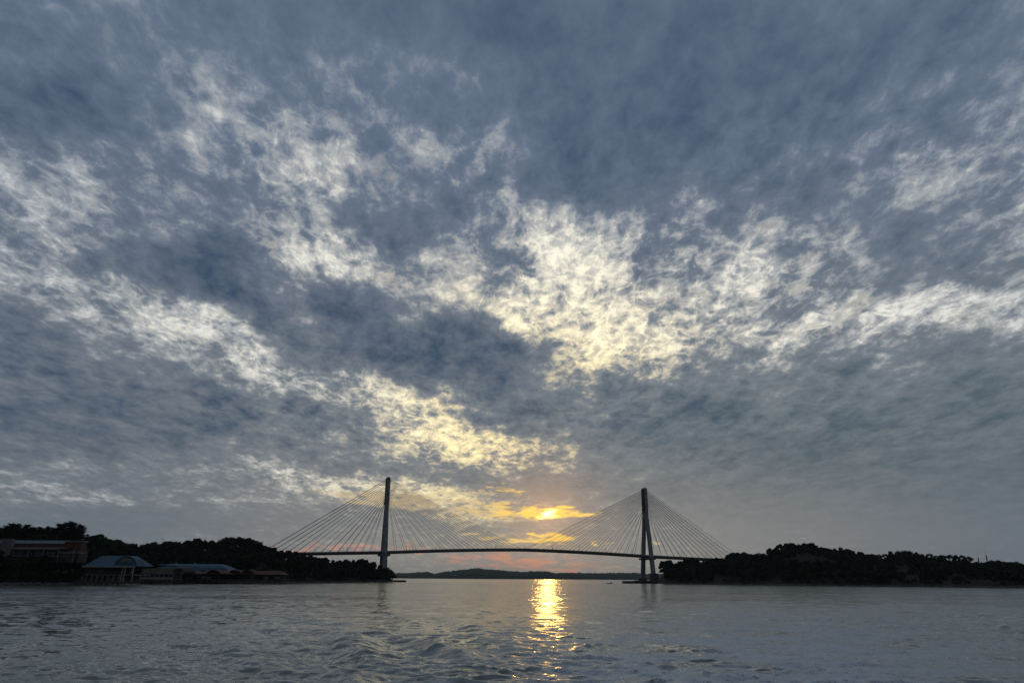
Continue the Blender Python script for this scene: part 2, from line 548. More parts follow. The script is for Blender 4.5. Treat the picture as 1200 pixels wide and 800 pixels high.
# ------------------------------------------------------------------ water: one sheet with real waves and the ferry's wake
def wave_height(x, y, sr, sa):
    """sum of wind waves, faded where the sheet is too coarse to carry them"""
    z = np.zeros_like(x)
    g = np.random.default_rng(5)
    r = np.hypot(x, y) + 1e-6
    ux, uy = x / r, y / r
    # patches of livelier and calmer water
    patch = 1.0 + 0.28 * np.sin(x * 0.050 + 1.3 + 0.6 * np.sin(y * 0.021)) * np.sin(y * 0.043 + 0.4) + 0.22 * np.sin(x * 0.11 + y * 0.05)
    # stirred water behind the ferry: centre line bends to the right
    cx = 7.0 + 0.36 * (y - 30)
    stir = np.exp(-((x - cx) / (9.0 + 0.22 * y)) ** 2) * np.exp(-(y / 230.0) ** 2) * (y > 0)
    # the ragged edge of the right-hand wake arm
    ex = 37.0 + (y - 51.0) * (50.0 / 128.0)
    edge = np.exp(-((x - ex) / (2.2 + 0.02 * y)) ** 2) * (y > 20) * (y < 260)
    live = patch * (1.0 + 0.45 * stir + 0.8 * edge)
    for i in range(64):
        lam = 0.55 * (9.0 / 0.55) ** ((i + g.random()) / 64.0)
        th = g.normal(-1.75, 0.75)
        kx, ky = math.cos(th), math.sin(th)
        k = 2 * math.pi / lam
        amp = (0.024 if lam < 1.3 else 0.019 if lam < 3 else 0.009) / k
        proj_r = np.abs(kx * ux + ky * uy)
        proj_a = np.abs(-kx * uy + ky * ux)
        need = np.maximum(proj_r * sr, proj_a * sa) * 2.6
        fade = np.clip((lam - need) / (0.6 * lam), 0, 1)
        ph = g.random() * 6.283
        arg = k * (kx * x + ky * y) + ph + 0.8 * np.sin(0.13 * x + ph) + 0.8 * np.sin(0.09 * y + 2 * ph)
        c = np.cos(arg)
        z += amp * fade * live * (c + 0.30 * np.cos(2 * arg))
    # crests of the left-hand wake arm: short steep ridges almost along the track
    for (x0, y0, x1, y1, a, w) in WAKE_CRESTS:
        dx_, dy_ = x1 - x0, y1 - y0
        L = math.hypot(dx_, dy_)
        tx, ty = dx_ / L, dy_ / L
        s = ((x - x0) * tx + (y - y0) * ty) / L
        q = (x - x0) * ty - (y - y0) * tx + 0.35 * np.sin(s * 7.0 + x0) + 0.16 * np.sin(s * 19.0)
        env = np.exp(-(np.clip(np.abs(s - 0.5) - 0.3, 0, None) / 0.22) ** 2)
        z += 1.2 * a * env * (np.exp(-(q / w) ** 2) - 0.55 * np.exp(-((q - 1.7 * w) / (1.2 * w)) ** 2) - 0.45 * np.exp(-((q + 1.9 * w) / (1.3 * w)) ** 2))
    return z


WAKE_CRESTS = [
    (-1.6, 112.0, -3.4, 92.0, 0.22, 1.1), (-7.2, 84.0, -1.7, 62.0, 0.26, 1.2), (-7.0, 55.5, -1.6, 41.5, 0.27, 1.0),
    (-13.0, 60.0, -6.2, 38.5, 0.22, 1.1), (-7.6, 36.5, -5.4, 30.5, 0.20, 0.9), (-18.0, 52.0, -11.0, 36.0, 0.13, 1.2),
    (-14.0, 92.0, -8.0, 72.0, 0.14, 1.3), (9.5, 62.0, 3.5, 45.0, 0.05, 0.7),
    (86.0, 178.0, 60.0, 110.0, 0.13, 0.9), (61.0, 113.0, 37.0, 51.0, 0.13, 0.7), (66.0, 118.0, 42.0, 56.0, 0.06, 0.7),
]


def water_material():
    m = bpy.data.materials.new('sea_water')
    m.use_nodes = True
    T = m.node_tree
    N = NB(T)
    p = T.nodes['Principled BSDF']
    geo = T.nodes.new('ShaderNodeNewGeometry')
    pos = geo.outputs['Position']
    x, y, z = N.xyz(pos)
    # churned, foamy water left by the propellers
    cx = N.m('MULTIPLY_ADD', N.m('SUBTRACT', y, 30.0), 0.36, 8.5)
    wid = N.m('MULTIPLY_ADD', y, 0.22, 5.0)
    off = N.m('DIVIDE', N.m('SUBTRACT', x, cx), wid)
    band = N.m('POWER', 2.718, N.m('MULTIPLY', N.m('MULTIPLY', off, off), -1.0))
    band = N.m('MULTIPLY', band, N.step(y, 150.0, 28.0, smooth=False))
    web = N.noise(pos, 1.9, 6.0, 0.68, 1.2)
    patch = N.noise(pos, 0.16, 4.0, 0.6, 0.6)
    ridge = N.m('SUBTRACT', 1.0, N.m('MULTIPLY', N.m('ABSOLUTE', N.m('SUBTRACT', web, 0.5)), 6.5), clamp=True)
    fo = N.m('MULTIPLY', ridge, N.step(patch, 0.30, 0.55))
    foam = N.m('MULTIPLY', N.m('MULTIPLY', fo, band), 1.5, clamp=True)
    N.put(p.inputs['Base Color'], N.mix(foam, N.mix(band, (0.150, 0.168, 0.132), (0.17, 0.188, 0.158)), (0.70, 0.74, 0.76)))
    p.inputs['IOR'].default_value = 1.40
    p.inputs['Specular IOR Level'].default_value = 0.5
    # chop too small for the sheet: the surface normal leans with noise at several sizes, from gust patches to ripples
    at_ = T.nodes.new('ShaderNodeAttribute')
    at_.attribute_name = 'unresolved'
    un = at_.outputs['Fac']
    half = (0.5, 0.5, 0.5)
    long_ = N.vm('SUBTRACT', N.noise(N.vm('MULTIPLY', pos, (0.45, 1.0, 1.0)), 0.07, 4.0, 0.72, color=True), half)
    chop = N.vm('SUBTRACT', N.noise(N.vm('MULTIPLY', pos, (0.7, 1.0, 1.0)), 0.75, 4.0, 0.72, 0.3, color=True), half)
    fine = N.vm('SUBTRACT', N.noise(pos, 4.5, 3.0, 0.6, color=True), half)
    lean = N.vm('SCALE', long_, scale=N.step(un, 0.0, 1.0, 0.10, 0.34, smooth=False))
    lean = N.vm('ADD', lean, N.vm('SCALE', chop, scale=N.step(un, 0.0, 0.6, 0.46, 0.74, smooth=False)))
    lean = N.vm('ADD', lean, N.vm('SCALE', fine, scale=0.22))
    lean = N.vm('MULTIPLY', lean, (1.35, 1.0, 0.0))
    T.links.new(N.vm('NORMALIZE', N.vm('ADD', geo.outputs['Normal'], lean)), p.inputs['Normal'])
    N.put(p.inputs['Roughness'], N.m('ADD', N.m('MULTIPLY_ADD', foam, 0.5, 0.07), N.m('MULTIPLY', un, 0.06)))
    return m


def make_water():
    rows = list(np.geomspace(1.0, 27.0, 24)[:-1])
    rows += list(CAM_Z / np.linspace(CAM_Z / 27.0, CAM_Z / 420.0, 430))
    rows += list(np.geomspace(430.0, 9000.0, 50))
    rows = np.array(rows)
    cols = np.concatenate([np.linspace(R(-46), R(46), 800), np.linspace(R(46), R(314), 70)[1:-1]])
    rr, aa = np.meshgrid(rows, cols, indexing='ij')
    x, y = rr * np.sin(aa), rr * np.cos(aa)
    sr = np.gradient(rows)[:, None] * np.ones_like(aa)
    dcol = np.concatenate([np.full(800, R(92) / 799), np.full(len(cols) - 800, R(268) / 69)])
    sa = rr * dcol[None, :]
    z = wave_height(x, y, sr, sa)
    nr, nc = rr.shape
    verts = np.stack([x, y, z], -1).reshape(-1, 3)
    i, j = np.meshgrid(np.arange(nr - 1), np.arange(nc), indexing='ij')
    j2 = (j + 1) % nc
    faces = np.stack([i * nc + j, i * nc + j2, (i + 1) * nc + j2, (i + 1) * nc + j], -1).reshape(-1, 4)[:, ::-1]
    me = np_mesh('water', verts, faces, water_material(), True)
    # share of the chop that the sheet is too coarse to carry: the ripples in the material make up for it
    at_ = me.attributes.new('unresolved', 'FLOAT', 'POINT')
    at_.data.foreach_set('value', np.clip(sr / 3.0, 0, 1).astype(np.float32).ravel())
    o = bpy.data.objects.new('water', me)
    COL.objects.link(o)
    tag(o, 'grey green strait with ripples and ferry wake', kind='structure')


make_water()

# ------------------------------------------------------------------ terrain
LEFT_SKY = [(-160, 622), (-60, 618), (0, 613), (10, 615), (15, 614), (25, 617), (40, 617), (55, 618), (60, 613), (75, 612), (87, 618), (92, 630), (100, 627),
            (105, 626), (112, 632), (120, 632), (130, 633), (140, 637), (150, 637), (158, 641), (165, 642), (172, 635), (180, 640),
            (186, 636), (195, 633), (203, 635), (209, 640), (215, 635), (222, 631), (235, 632), (245, 633), (255, 634), (262, 630),
            (275, 628), (285, 630), (300, 638), (310, 639), (318, 642), (326, 645), (335, 644), (345, 645), (355, 648), (362, 652),
            (372, 652), (380, 653), (385, 656), (392, 657), (402, 655), (412, 657), (420, 655), (430, 655), (436, 659), (445, 663),
            (452, 668), (458, 673), (464, 677), (466, 679)]
RIGHT_SKY = [(777, 657), (785, 656), (793, 662), (798, 660), (805, 654), (812, 653), (818, 656), (826, 658), (835, 655), (845, 653), (850, 654), (858, 650),
             (862, 648), (870, 646), (878, 648), (885, 650), (892, 647), (900, 648), (904, 643), (915, 642), (920, 638), (930, 636),
             (937, 638), (945, 636), (955, 636), (962, 639), (970, 641), (978, 642), (983, 645), (986, 641), (995, 642), (1005, 645),
             (1015, 647), (1022, 650), (1028, 648), (1040, 650), (1050, 646), (1060, 644), (1075, 645), (1085, 650), (1090, 647),
             (1097, 651), (1105, 650), (1113, 649), (1120, 655), (1128, 650), (1132, 649), (1140, 652), (1145, 657), (1155, 658),
             (1165, 657), (1175, 656), (1187, 657), (1200, 659), (1260, 656), (1340, 650)]
LEFT_SHORE = [(-160, 285, 400), (0, 318, 420), (90, 352, 450), (100, 372, 470), (160, 430, 550), (202, 452, 590), (260, 478, 640), (335, 505, 670),
              (345, 530, 670), (400, 600, 700), (440, 680, 752), (466, 740, 760)]
RIGHT_SHORE = [(770, 740, 842), (777, 700, 835), (790, 672, 825), (850, 635, 790), (930, 592, 790), (1060, 545, 800), (1200, 480, 760), (1340, 420, 700)]


def interp(tab, x, i=1):
    return float(np.interp(x, [t[0] for t in tab], [t[i] for t in tab]))


def smooth_sky(tab, x, w=7):
    return max(interp(tab, x + d) for d in (-w, -w / 2, 0, w / 2, w))


def hill_profile(sky, shore, px, canopy):
    """ground line from shore to crest on one bearing: [(distance, height)]"""
    ds, dc = interp(shore, px, 1), interp(shore, px, 2)
    top = gz(px, smooth_sky(sky, px), dc)
    hc = max(top - canopy, 1.2)
    pts = [(ds - 6, -1.6), (ds, 0.25), (ds + 3, min(1.1, hc))]
    if sky is LEFT_SKY and px < 92:                   # a built-up terrace carries the long terminal
        pts += [(ds + 22, 6.0), (ds + 34, 9.2), (ds + 62, 9.6), (ds + 72, 12.5)]
    else:
        pts += [(ds + (dc - ds) * 0.35, max(hc * 0.42, 1.2)), (ds + (dc - ds) * 0.7, max(hc * 0.80, 1.25))]
    pts += [(dc, hc), (dc + 70, hc * 0.85), (dc + 170, hc * 0.5), (dc + 300, -1.8)]
    return pts


def ground_at(sky, shore, px, dist, canopy):
    p = hill_profile(sky, shore, px, canopy)
    return float(np.interp(dist, [a for a, _ in p], [b for _, b in p]))


def make_hill(name, sky, shore, x0, x1, canopy, label):
    xs = np.arange(x0, x1 + 0.1, 4.0)
    fr = np.linspace(0, 1, 30)
    V = []
    for px in xs:
        p = hill_profile(sky, shore, px, canopy)
        d0, d1 = p[0][0], p[-1][0]
        taper = min(1.0, (px - x0 + 2) / 14.0, (x1 + 2 - px) / 14.0)
        for f_ in fr ** 1.3:
            d = d0 + (d1 - d0) * f_
            z = float(np.interp(d, [a for a, _ in p], [b for _, b in p]))
            z += (0.5 * math.sin(d * 0.21 + px * 0.5) + 0.4 * math.sin(px * 0.9 - d * 0.07)) * min(1.0, max(z, 0) / 4.0)
            V.append((gx(px, d), d, z * taper + (taper - 1) * 1.5))
    n, k = len(xs), len(fr)
    i, j = np.meshgrid(np.arange(n - 1), np.arange(k - 1), indexing='ij')
    F = np.stack([i * k + j, (i + 1) * k + j, (i + 1) * k + j + 1, i * k + j + 1], -1).reshape(-1, 4)
    o = bpy.data.objects.new(name, np_mesh(name, np.array(V), F, M_ground, True))
    COL.objects.link(o)
    tag(o, label, kind='structure')
    return o


CAN_L, CAN_R = 7.0, 6.5
make_hill('left_hill', LEFT_SKY, LEFT_SHORE, -160, 470, CAN_L, 'dark wooded headland on the left shore')
make_hill('right_hill', RIGHT_SKY, RIGHT_SHORE, 770, 1340, CAN_R, 'dark wooded hill on the right shore')

FAR_SKY = [(250, 671), (380, 672), (440, 672), (465, 671), (480, 671), (490, 670), (500, 669.5), (510, 672), (520, 669.5), (530, 668.5), (545, 666.5), (560, 665.5), (575, 667),
           (590, 668), (605, 669), (612, 670), (625, 668.5), (640, 669), (650, 671), (660, 670.5), (690, 671), (720, 671), (740, 670.5), (760, 672),
           (800, 672), (860, 671), (980, 672)]


def make_far_hill():
    D0 = 4500.0
    xs = np.arange(250, 980, 2.0)
    g = np.random.default_rng(3)
    V = []
    rough = g.normal(0, 1.7, (len(xs), 12))
    for a, px in enumerate(xs):
        top = gz(px, interp(FAR_SKY, px), D0 + 320)
        for b, (d, f_) in enumerate(((D0, -2.5), (D0 + 5, 1.0), (D0 + 30, 0.32), (D0 + 90, 0.5), (D0 + 170, 0.7), (D0 + 240, 0.87), (D0 + 320, 1.0),
                                     (D0 + 420, 0.97), (D0 + 600, 0.8), (D0 + 900, 0.4), (D0 + 1200, -0.1))):
            z = f_ if b < 2 else top * f_ + rough[a, b]
            V.append((gx(px, d), d + (0 if b < 2 else rough[a, b] * 3), z))
    n, k = len(xs), 11
    i, j = np.meshgrid(np.arange(n - 1), np.arange(k - 1), indexing='ij')
    F = np.stack([i * k + j, (i + 1) * k + j, (i + 1) * k + j + 1, i * k + j + 1], -1).reshape(-1, 4)
    m = material('far_woods', (0.040, 0.050, 0.028), 0.95, 0.4, 0.02, spec=0.1)
    o = bpy.data.objects.new('far_hills', np_mesh('far_hills', np.array(V), F, m, True))
    COL.objects.link(o)
    tag(o, 'low hazy wooded hills across the strait', kind='structure')


make_far_hill()

# ------------------------------------------------------------------ the bridge
TL = pt(448, 682, 897)
TR = pt(760, 682, 993)
CEN = Vector(((TL.x + TR.x) / 2, (TL.y + TR.y) / 2, 0))
AX = Vector((TR.x - TL.x, TR.y - TL.y, 0))
HALF = AX.length / 2
AX.normalize()
TV = Vector((-AX.y, AX.x, 0))                     # transverse, away from the camera
DECK_HALF = 8.9


def deck_z(s):
    a = abs(s)
    if a < HALF:
        return 38.0 - 5.6 * (a / HALF) ** 1.5
    return 32.4 - (a - HALF) * 0.030


def brp(s, t, z):
    return CEN + AX * s + TV * t + Vector((0, 0, z))


bridge = empty('cable_stayed_bridge', CEN, 'long cable stayed bridge with two tall pylons spanning the strait', 'bridge')


def bridge_part(mb, name, mat, parent=bridge, bevel=0.0):
    return mb.build(name, mat, parent, bevel=bevel)


S0, S1 = -HALF - 205, HALF + 205
stations = np.linspace(S0, S1, 121)
sect = [(-DECK_HALF, 0.0), (DECK_HALF, 0.0), (DECK_HALF, -0.9), (DECK_HALF - 2.6, -2.5), (-DECK_HALF + 2.6, -2.5), (-DECK_HALF, -0.9)]
mb = MB(CEN)
vv = [brp(s, t, deck_z(s) + z) for s in stations for (t, z) in sect]
ff = [(a * 6 + b, a * 6 + (b + 1) % 6, (a + 1) * 6 + (b + 1) % 6, (a + 1) * 6 + b) for a in range(120) for b in range(6)]
ff += [tuple(range(6)), tuple(range(720, 726))]
mb.add(vv, ff)
deck = bridge_part(mb, 'deck', M_deck)
for side in (-1, 1):
    mb = MB(CEN)
    for a in range(120):
        s, e = stations[a], stations[a + 1]
        p = [brp(q, side * (DECK_HALF - 0.55), deck_z(q) + zz) for zz in (0.004, 0.95) for q in (s, e)]
        o_ = TV * (0.22 * side)
        mb.hexa([p[0], p[1], p[1] + o_, p[0] + o_, p[2], p[3], p[3] + o_, p[2] + o_])
    mb.build('parapet', M_concrete, deck)

for sgn in (-1, 1):
    sc_ = sgn * HALF
    py_ = empty('pylon', CEN)
    py_.parent = bridge
    py_.location = (0, 0, 0)
    for side in (-1, 1):
        mb = MB(CEN)
        def ring(z, t, wa, wt):
            return [brp(sc_ + a, side * t + b, z) for a, b in ((-wa, -wt), (wa, -wt), (wa, wt), (-wa, wt))]
        q = [ring(-3, 16.6, 2.9, 1.9), ring(30, 11.6, 2.55, 1.7), ring(86.5, 2.6, 2.1, 1.85)]
        for a in range(2):
            mb.hexa(q[a] + q[a + 1])
        mb.build('leg', M_concrete, py_, bevel=0.25)
    mb = MB(CEN)
    lo = [brp(sc_ + a, b, 84) for a, b in ((-2.12, -4.5), (2.12, -4.5), (2.12, 4.5), (-2.12, 4.5))]
    hi = [brp(sc_ + a, b, 118) for a, b in ((-2.0, -4.4), (2.0, -4.4), (2.0, 4.4), (-2.0, 4.4))]
    mb.hexa(lo + hi)
    sh = mb.build('shaft', M_concrete, py_, bevel=0.2)
    for fs in (-1, 1):
        mb = MB(CEN)
        a0, a1 = sorted((fs * 2.05, fs * 2.45))
        mb.hexa([brp(sc_ + a, b, z) for z in (86.5, 117.5) for a, b in ((a0, -4.0), (a1, -4.0), (a1, 4.0), (a0, 4.0))])
        mb.build('anchor_panel', M_dark_steel, sh)
    mb = MB(CEN)
    mb.hexa([brp(sc_ + a, b, z) for z in (118.003, 118.9) for a, b in ((-1.5, -3.4), (1.5, -3.4), (1.5, 3.4), (-1.5, 3.4))])
    mb.build('cap', M_concrete, sh)
    mb = MB(CEN)
    mb.tube(brp(sc_, 0, 118.9), brp(sc_, 0, 122.5), 0.12, 0.05, 6)
    mb.build('lightning_rod', M_dark_steel, sh)
    zb = deck_z(sc_) - 2.53
    mb = MB(CEN)
    mb.hexa([brp(sc_ + a, b, z) for z in (zb - 2.2, zb) for a, b in ((-5.6, -13.8), (5.6, -13.8), (5.6, 13.8), (-5.6, 13.8))])
    mb.build('crossbeam', M_deck, py_, bevel=0.15)
    # footing
    mb = MB(CEN)
    mb.hexa([brp(sc_ + a, b, z) for z in (-3, 2.4) for a, b in ((-9, -24), (9, -24), (9, 24), (-9, 24))])
    mb.build('pile_cap', M_rock, py_, bevel=0.3)
    for side in ((-1, 1) if sgn > 0 else ()):
        mb = MB(CEN)
        h = 11.0 if side < 0 else 5.0
        mb.hexa([brp(sc_ + a, side * 16.6 + b, z) for z, g_ in ((2.403, 1.0), (h, 0.8)) for a, b in ((-4.6 * g_, -4.2 * g_), (4.6 * g_, -4.2 * g_), (4.6 * g_, 4.2 * g_), (-4.6 * g_, 4.2 * g_))])
        mb.build('pedestal', M_rock, py_, bevel=0.2)
    # stay cables, two planes of fourteen on each side
    for direction in (-1, 1):
        for k in range(14):
            f_ = (13 - k) / 13.0
            if direction * sgn > 0:                  # side span
                s_d = sc_ + direction * (16 + f_ * 122)
            else:
                s_d = sc_ + direction * (14 + f_ * (HALF - 18))
            za = 89.0 + f_ * 26.5
            for side in (-1, 1):
                mb = MB(CEN)
                mb.tube(brp(sc_ + direction * 2.4, side * 2.6, za), brp(s_d, side * (DECK_HALF - 0.25), deck_z(s_d) + 0.1), 0.19, 0.19, 5)
                bridge_part(mb, 'stay_cable', M_cable)
for s_ in (-HALF - 140, -HALF - 200, HALF + 140, HALF + 200):
    mb = MB(CEN)
    for t_ in (-5.0, 5.0):
        mb.hexa([brp(s_ + a, t_ + b, z) for z in (-3.0, deck_z(s_) - 2.52) for a, b in ((-1.3, -1.6), (1.3, -1.6), (1.3, 1.6), (-1.3, 1.6))])
    bridge_part(mb, 'approach_pier', M_concrete)

# lamp posts along the deck
mb = MB()
mb.tube((0, 0, 0), (0, 0, 6.6), 0.16, 0.09, 6)
post_me = mb.build('post', M_lamp)
mb = MB()
mb.tube((0, 0, 6.55), (0, 1.4, 7.0), 0.08, 0.07, 5).box(-0.16, 0.16, 1.3, 2.1, 6.92, 7.08)
arm_me = mb.build('lamp_arm', M_lamp)
first = True
for side, word in ((-1, 'near'), (1, 'far')):
    for i in range(17):
        s_ = -HALF - 120 + i * (2 * HALF + 240) / 16.0 + (0 if side < 0 else 6)
        if abs(abs(s_) - HALF) < 7:
            s_ += 9
        r_ = empty('street_lamp', brp(s_, side * (DECK_HALF - 1.2), deck_z(s_) + 0.004),
                   'slim grey street lamp on the %s edge of the bridge deck' % word, 'street lamp', 'street lamps along the %s edge of the bridge deck' % word)
        r_.rotation_euler.z = math.atan2(-TV.x, TV.y) + (0 if side < 0 else math.pi)
        for src in (post_me, arm_me):
            c = src if first else src.copy()
            if not first:
                COL.objects.link(c)
            c.parent = r_
        first = False

# ------------------------------------------------------------------ platforms and small waterside things
def slab(name, px0, px1, py0, dist, depth, mat, label, cat, posts=6):
    x0, x1 = gx(px0, dist), gx(px1, dist)
    zt = gz((px0 + px1) / 2, py0, dist)
    r_ = empty(name, ((x0 + x1) / 2, dist, 0), label, cat)
    o_ = r_.location
    MB(o_).box(x0, x1, dist, dist + depth, zt - 1.3, zt).build('platform_top', mat, r_, bevel=0.1)
    MB(o_).box(x0 + 0.5, x1 - 0.5, dist + 0.8, dist + depth - 0.5, -2.0, zt - 1.303).build('platform_base', mat, r_)
    for i in range(posts):
        xx = x0 + 0.4 + (x1 - x0 - 0.8) * i / (posts - 1)
        MB(o_).tube((xx, dist - 0.25, -2), (xx, dist - 0.25, zt + 0.5), 0.22, 0.22, 6).build('fender_post', M_timber, r_)
    return r_


slab('mooring_platform', 733, 786, 680.6, 760, 26, M_rock, 'low dark concrete platform in front of the right pylon', 'platform', 9)
slab('jetty', 461, 474, 679.4, 745, 14, M_rock, 'short dark jetty at the tip of the left headland', 'jetty', 4)

# small open boat under the bridge
bl = pt(714.5, 682.9, 700)
boat = empty('motor_boat', (bl.x, 700, 0), 'tiny dark open motor boat on the water left of the right pylon', 'boat')
boat.rotation_euler.z = R(12)
bm_ = MB()
prof = [(-2.3, 0.55, 0.55), (-1.4, 0.75, 0.5), (0.2, 0.8, 0.5), (1.5, 0.55, 0.62), (2.4, 0.06, 0.95)]
for (xa, wa, za), (xb, wb, zb_) in zip(prof[:-1], prof[1:]):
    bm_.add([(xa, -wa * .6, -0.2), (xa, wa * .6, -0.2), (xa, wa, za), (xa, -wa, za), (xb, -wb * .6, -0.15), (xb, wb * .6, -0.15), (xb, wb, zb_), (xb, -wb, zb_)],
            [(0, 1, 5, 4), (1, 2, 6, 5), (0, 4, 7, 3), (2, 3, 7, 6)])
bm_.add([(-2.3, -.33, -.2), (-2.3, .33, -.2), (-2.3, .55, .55), (-2.3, -.55, .55)], [(0, 1, 2, 3)])
bm_.build('hull', M_boat, boat)
MB().box(-2.65, -2.32, -0.15, 0.15, -0.2, 1.05).build('outboard_motor', M_dark_steel, boat, bevel=0.05)
MB().box(0.9, 1.9, -0.4, 0.4, 0.62, 1.25).build('storage_box', M_boat, boat, bevel=0.1)
for xs_ in (-1.2, 0.1):
    MB().box(xs_ - 0.14, xs_ + 0.14, -0.7, 0.7, 0.503, 0.56).build('bench', M_timber, boat)

# two lattice masts far on the right
def mast(px, py, dist, w0, label):
    zt = gz(px, py, dist)
    zb = 6.0
    x = gx(px, dist)
    r_ = empty('radio_mast', (x, dist, zb), label, 'mast')
    H = zt - zb
    hb = H * 0.8
    c = [(-1, -1), (1, -1), (1, 1), (-1, 1)]
    wz = lambda z: w0 * (1 - 0.75 * z / hb)
    for (a, b) in c:
        MB().tube((a * wz(0), b * wz(0), 0), (a * wz(hb), b * wz(hb), hb), 0.16, 0.13, 4).build('mast_leg', M_dark_steel, r_)
    n = 8
    for k in range(n):
        z0, z1 = hb * k / n, hb * (k + 1) / n
        m_ = MB()
        for q in range(4):
            a, b = c[q], c[(q + 1) % 4]
            m_.tube((a[0] * wz(z0), a[1] * wz(z0), z0), (b[0] * wz(z1), b[1] * wz(z1), z1), 0.07, 0.07, 3)
            m_.tube((a[0] * wz(z1), a[1] * wz(z1), z1), (b[0] * wz(z1), b[1] * wz(z1), z1), 0.07, 0.07, 3)
        m_.build('lattice_bay', M_dark_steel, r_)
    MB().tube((0, 0, hb - 0.5), (0, 0, H), 0.16, 0.06, 5).build('antenna', M_dark_steel, r_)
    for k, ang in enumerate((0.3, 2.4, 4.5)):
        MB().box(-0.2, 0.2, -0.15, 0.15, hb - 3.4 - k * 0.05, hb - 1.2).build('panel_antenna', M_white, r_).location = (wz(hb) * 1.7 * math.cos(ang), wz(hb) * 1.7 * math.sin(ang), 0)


mast(1151, 647, 930, 1.1, 'shorter of the two thin lattice masts on the right skyline')
mast(1161, 643.5, 930, 1.4, 'taller of the two thin lattice masts on the right skyline')
pole_x, pole_d = gx(184, 575), 575
zt = gz(184, 631, 575)
pr = empty('antenna_pole', (pole_x, pole_d, 10), 'thin pole with a small flat head among the left headland trees', 'pole')
MB().tube((0, 0, 0), (0, 0, zt - 10), 0.16, 0.1, 6).build('post', M_dark_steel, pr)
MB().box(-0.75, 0.75, -0.3, 0.3, zt - 10.003, zt - 9.75).build('floodlight_bar', M_dark_steel, pr)

# ------------------------------------------------------------------ waterfront buildings on the left shore
def wbox(r_, name, mat, px0, px1, py0, py1, d0, d1, parent=None, bevel=0.0):
    """box between two bearings and two heights, d0..d1 metres away; returned as a child of r_"""
    xs_ = sorted((gx(px0, d0), gx(px1, d0)))
    pm = (px0 + px1) / 2
    zs = sorted((gz(pm, py0, d0), gz(pm, py1, d0)))
    return MB(r_['o']).box(xs_[0], xs_[1], d0, d1, zs[0], zs[1]).build(name, mat, parent or r_, bevel=bevel)


def site(name, px, dist, z, label):
    r_ = empty(name, (gx(px, dist), dist, z), label, 'building')
    r_['o'] = tuple(r_.location)
    return r_


def roof_slope(r_, name, mat, px0, px1, pyb, pyt, d0, d1, inset0=0, inset1=0, thick=0.25, parent=None):
    """pitched roof sheet rising from eaves (d0, pyb) to ridge (d1, height of pyt at d0) with its back slope"""
    z0, z1 = gz((px0 + px1) / 2, pyb, d0), gz((px0 + px1) / 2, pyt, d0)
    xa, xb = gx(px0, d0), gx(px1, d0)
    i0, i1 = (gx(px0 + inset0, d0) - xa), (xb - gx(px1 - inset1, d0))
    d2 = d1 + (d1 - d0)
    v = [(xa, d0, z0), (xb, d0, z0), (xb - i1, d1, z1), (xa + i0, d1, z1), (xb, d2, z0), (xa, d2, z0)]
    v += [(a, b, c - thick) for a, b, c in v]
    f_ = [(0, 1, 2, 3), (3, 2, 4, 5), (1, 4, 2), (0, 3, 5), (6, 9, 8, 7), (9, 11, 10, 8), (7, 8, 10), (6, 11, 9),
          (0, 6, 7, 1), (1, 7, 10, 4), (4, 10, 11, 5), (5, 11, 6, 0)]
    o = MB(r_['o']).add(v, f_).build(name, mat, parent or r_)
    # standing seams
    n = max(3, int(abs(xb - xa) / 2.2))
    sm = MB(r_['o'])
    for k in range(1, n):
        t_ = k / n
        a = Vector(v[0]).lerp(Vector(v[1]), t_)
        b = Vector(v[3]).lerp(Vector(v[2]), t_)
        sm.tube(a + Vector((0, 0, 0.03)), b + Vector((0, 0, 0.03)), 0.06, 0.06, 4)
    sm.build('seams', mat, o)
    return o


def vault(r_, name, mat, px0, px1, pyb, pyt, d0, d1, n=14, parent=None, thick=0.3):
    """barrel roof: arch spanning px0..px1, running from d0 to d1"""
    xa, xb = gx(px0, d0), gx(px1, d0)
    pm = (px0 + px1) / 2
    z0, z1 = gz(pm, pyb, d0), gz(pm, pyt, d0)
    arc = [(xa + (xb - xa) * (0.5 - 0.5 * math.cos(math.pi * i / n)), z0 + (z1 - z0) * math.sin(math.pi * i / n)) for i in range(n + 1)]
    inner = [(x_, z_ - thick) for x_, z_ in reversed(arc)]
    poly = [(x_, 0, z_) for x_, z_ in arc + inner]
    m_ = MB(r_['o'])
    k = len(poly)
    for i in range(n):
        q = [poly[i], poly[i + 1], poly[k - 2 - i], poly[k - 1 - i]]
        m_.prism(q, (0, d0, 0), (0, d1, 0))
    o = m_.build(name, mat, parent or r_, smooth=False)
    g_ = [(x_, 0, z_ - thick) for x_, z_ in arc]
    return o, g_


def stilts(r_, px0, px1, pyt, dist, n, rad=0.22, lean=0.0, name='stilt', mat=None):
    for i in range(n):
        px = px0 + (px1 - px0) * i / (n - 1)
        x_ = gx(px, dist)
        zt_ = gz(px, pyt, dist)
        MB(r_['o']).tube((x_ - lean, dist, -2.0), (x_ + lean, dist, zt_), rad, rad * 0.9, 7).build(name, mat or M_offwhite, r_)


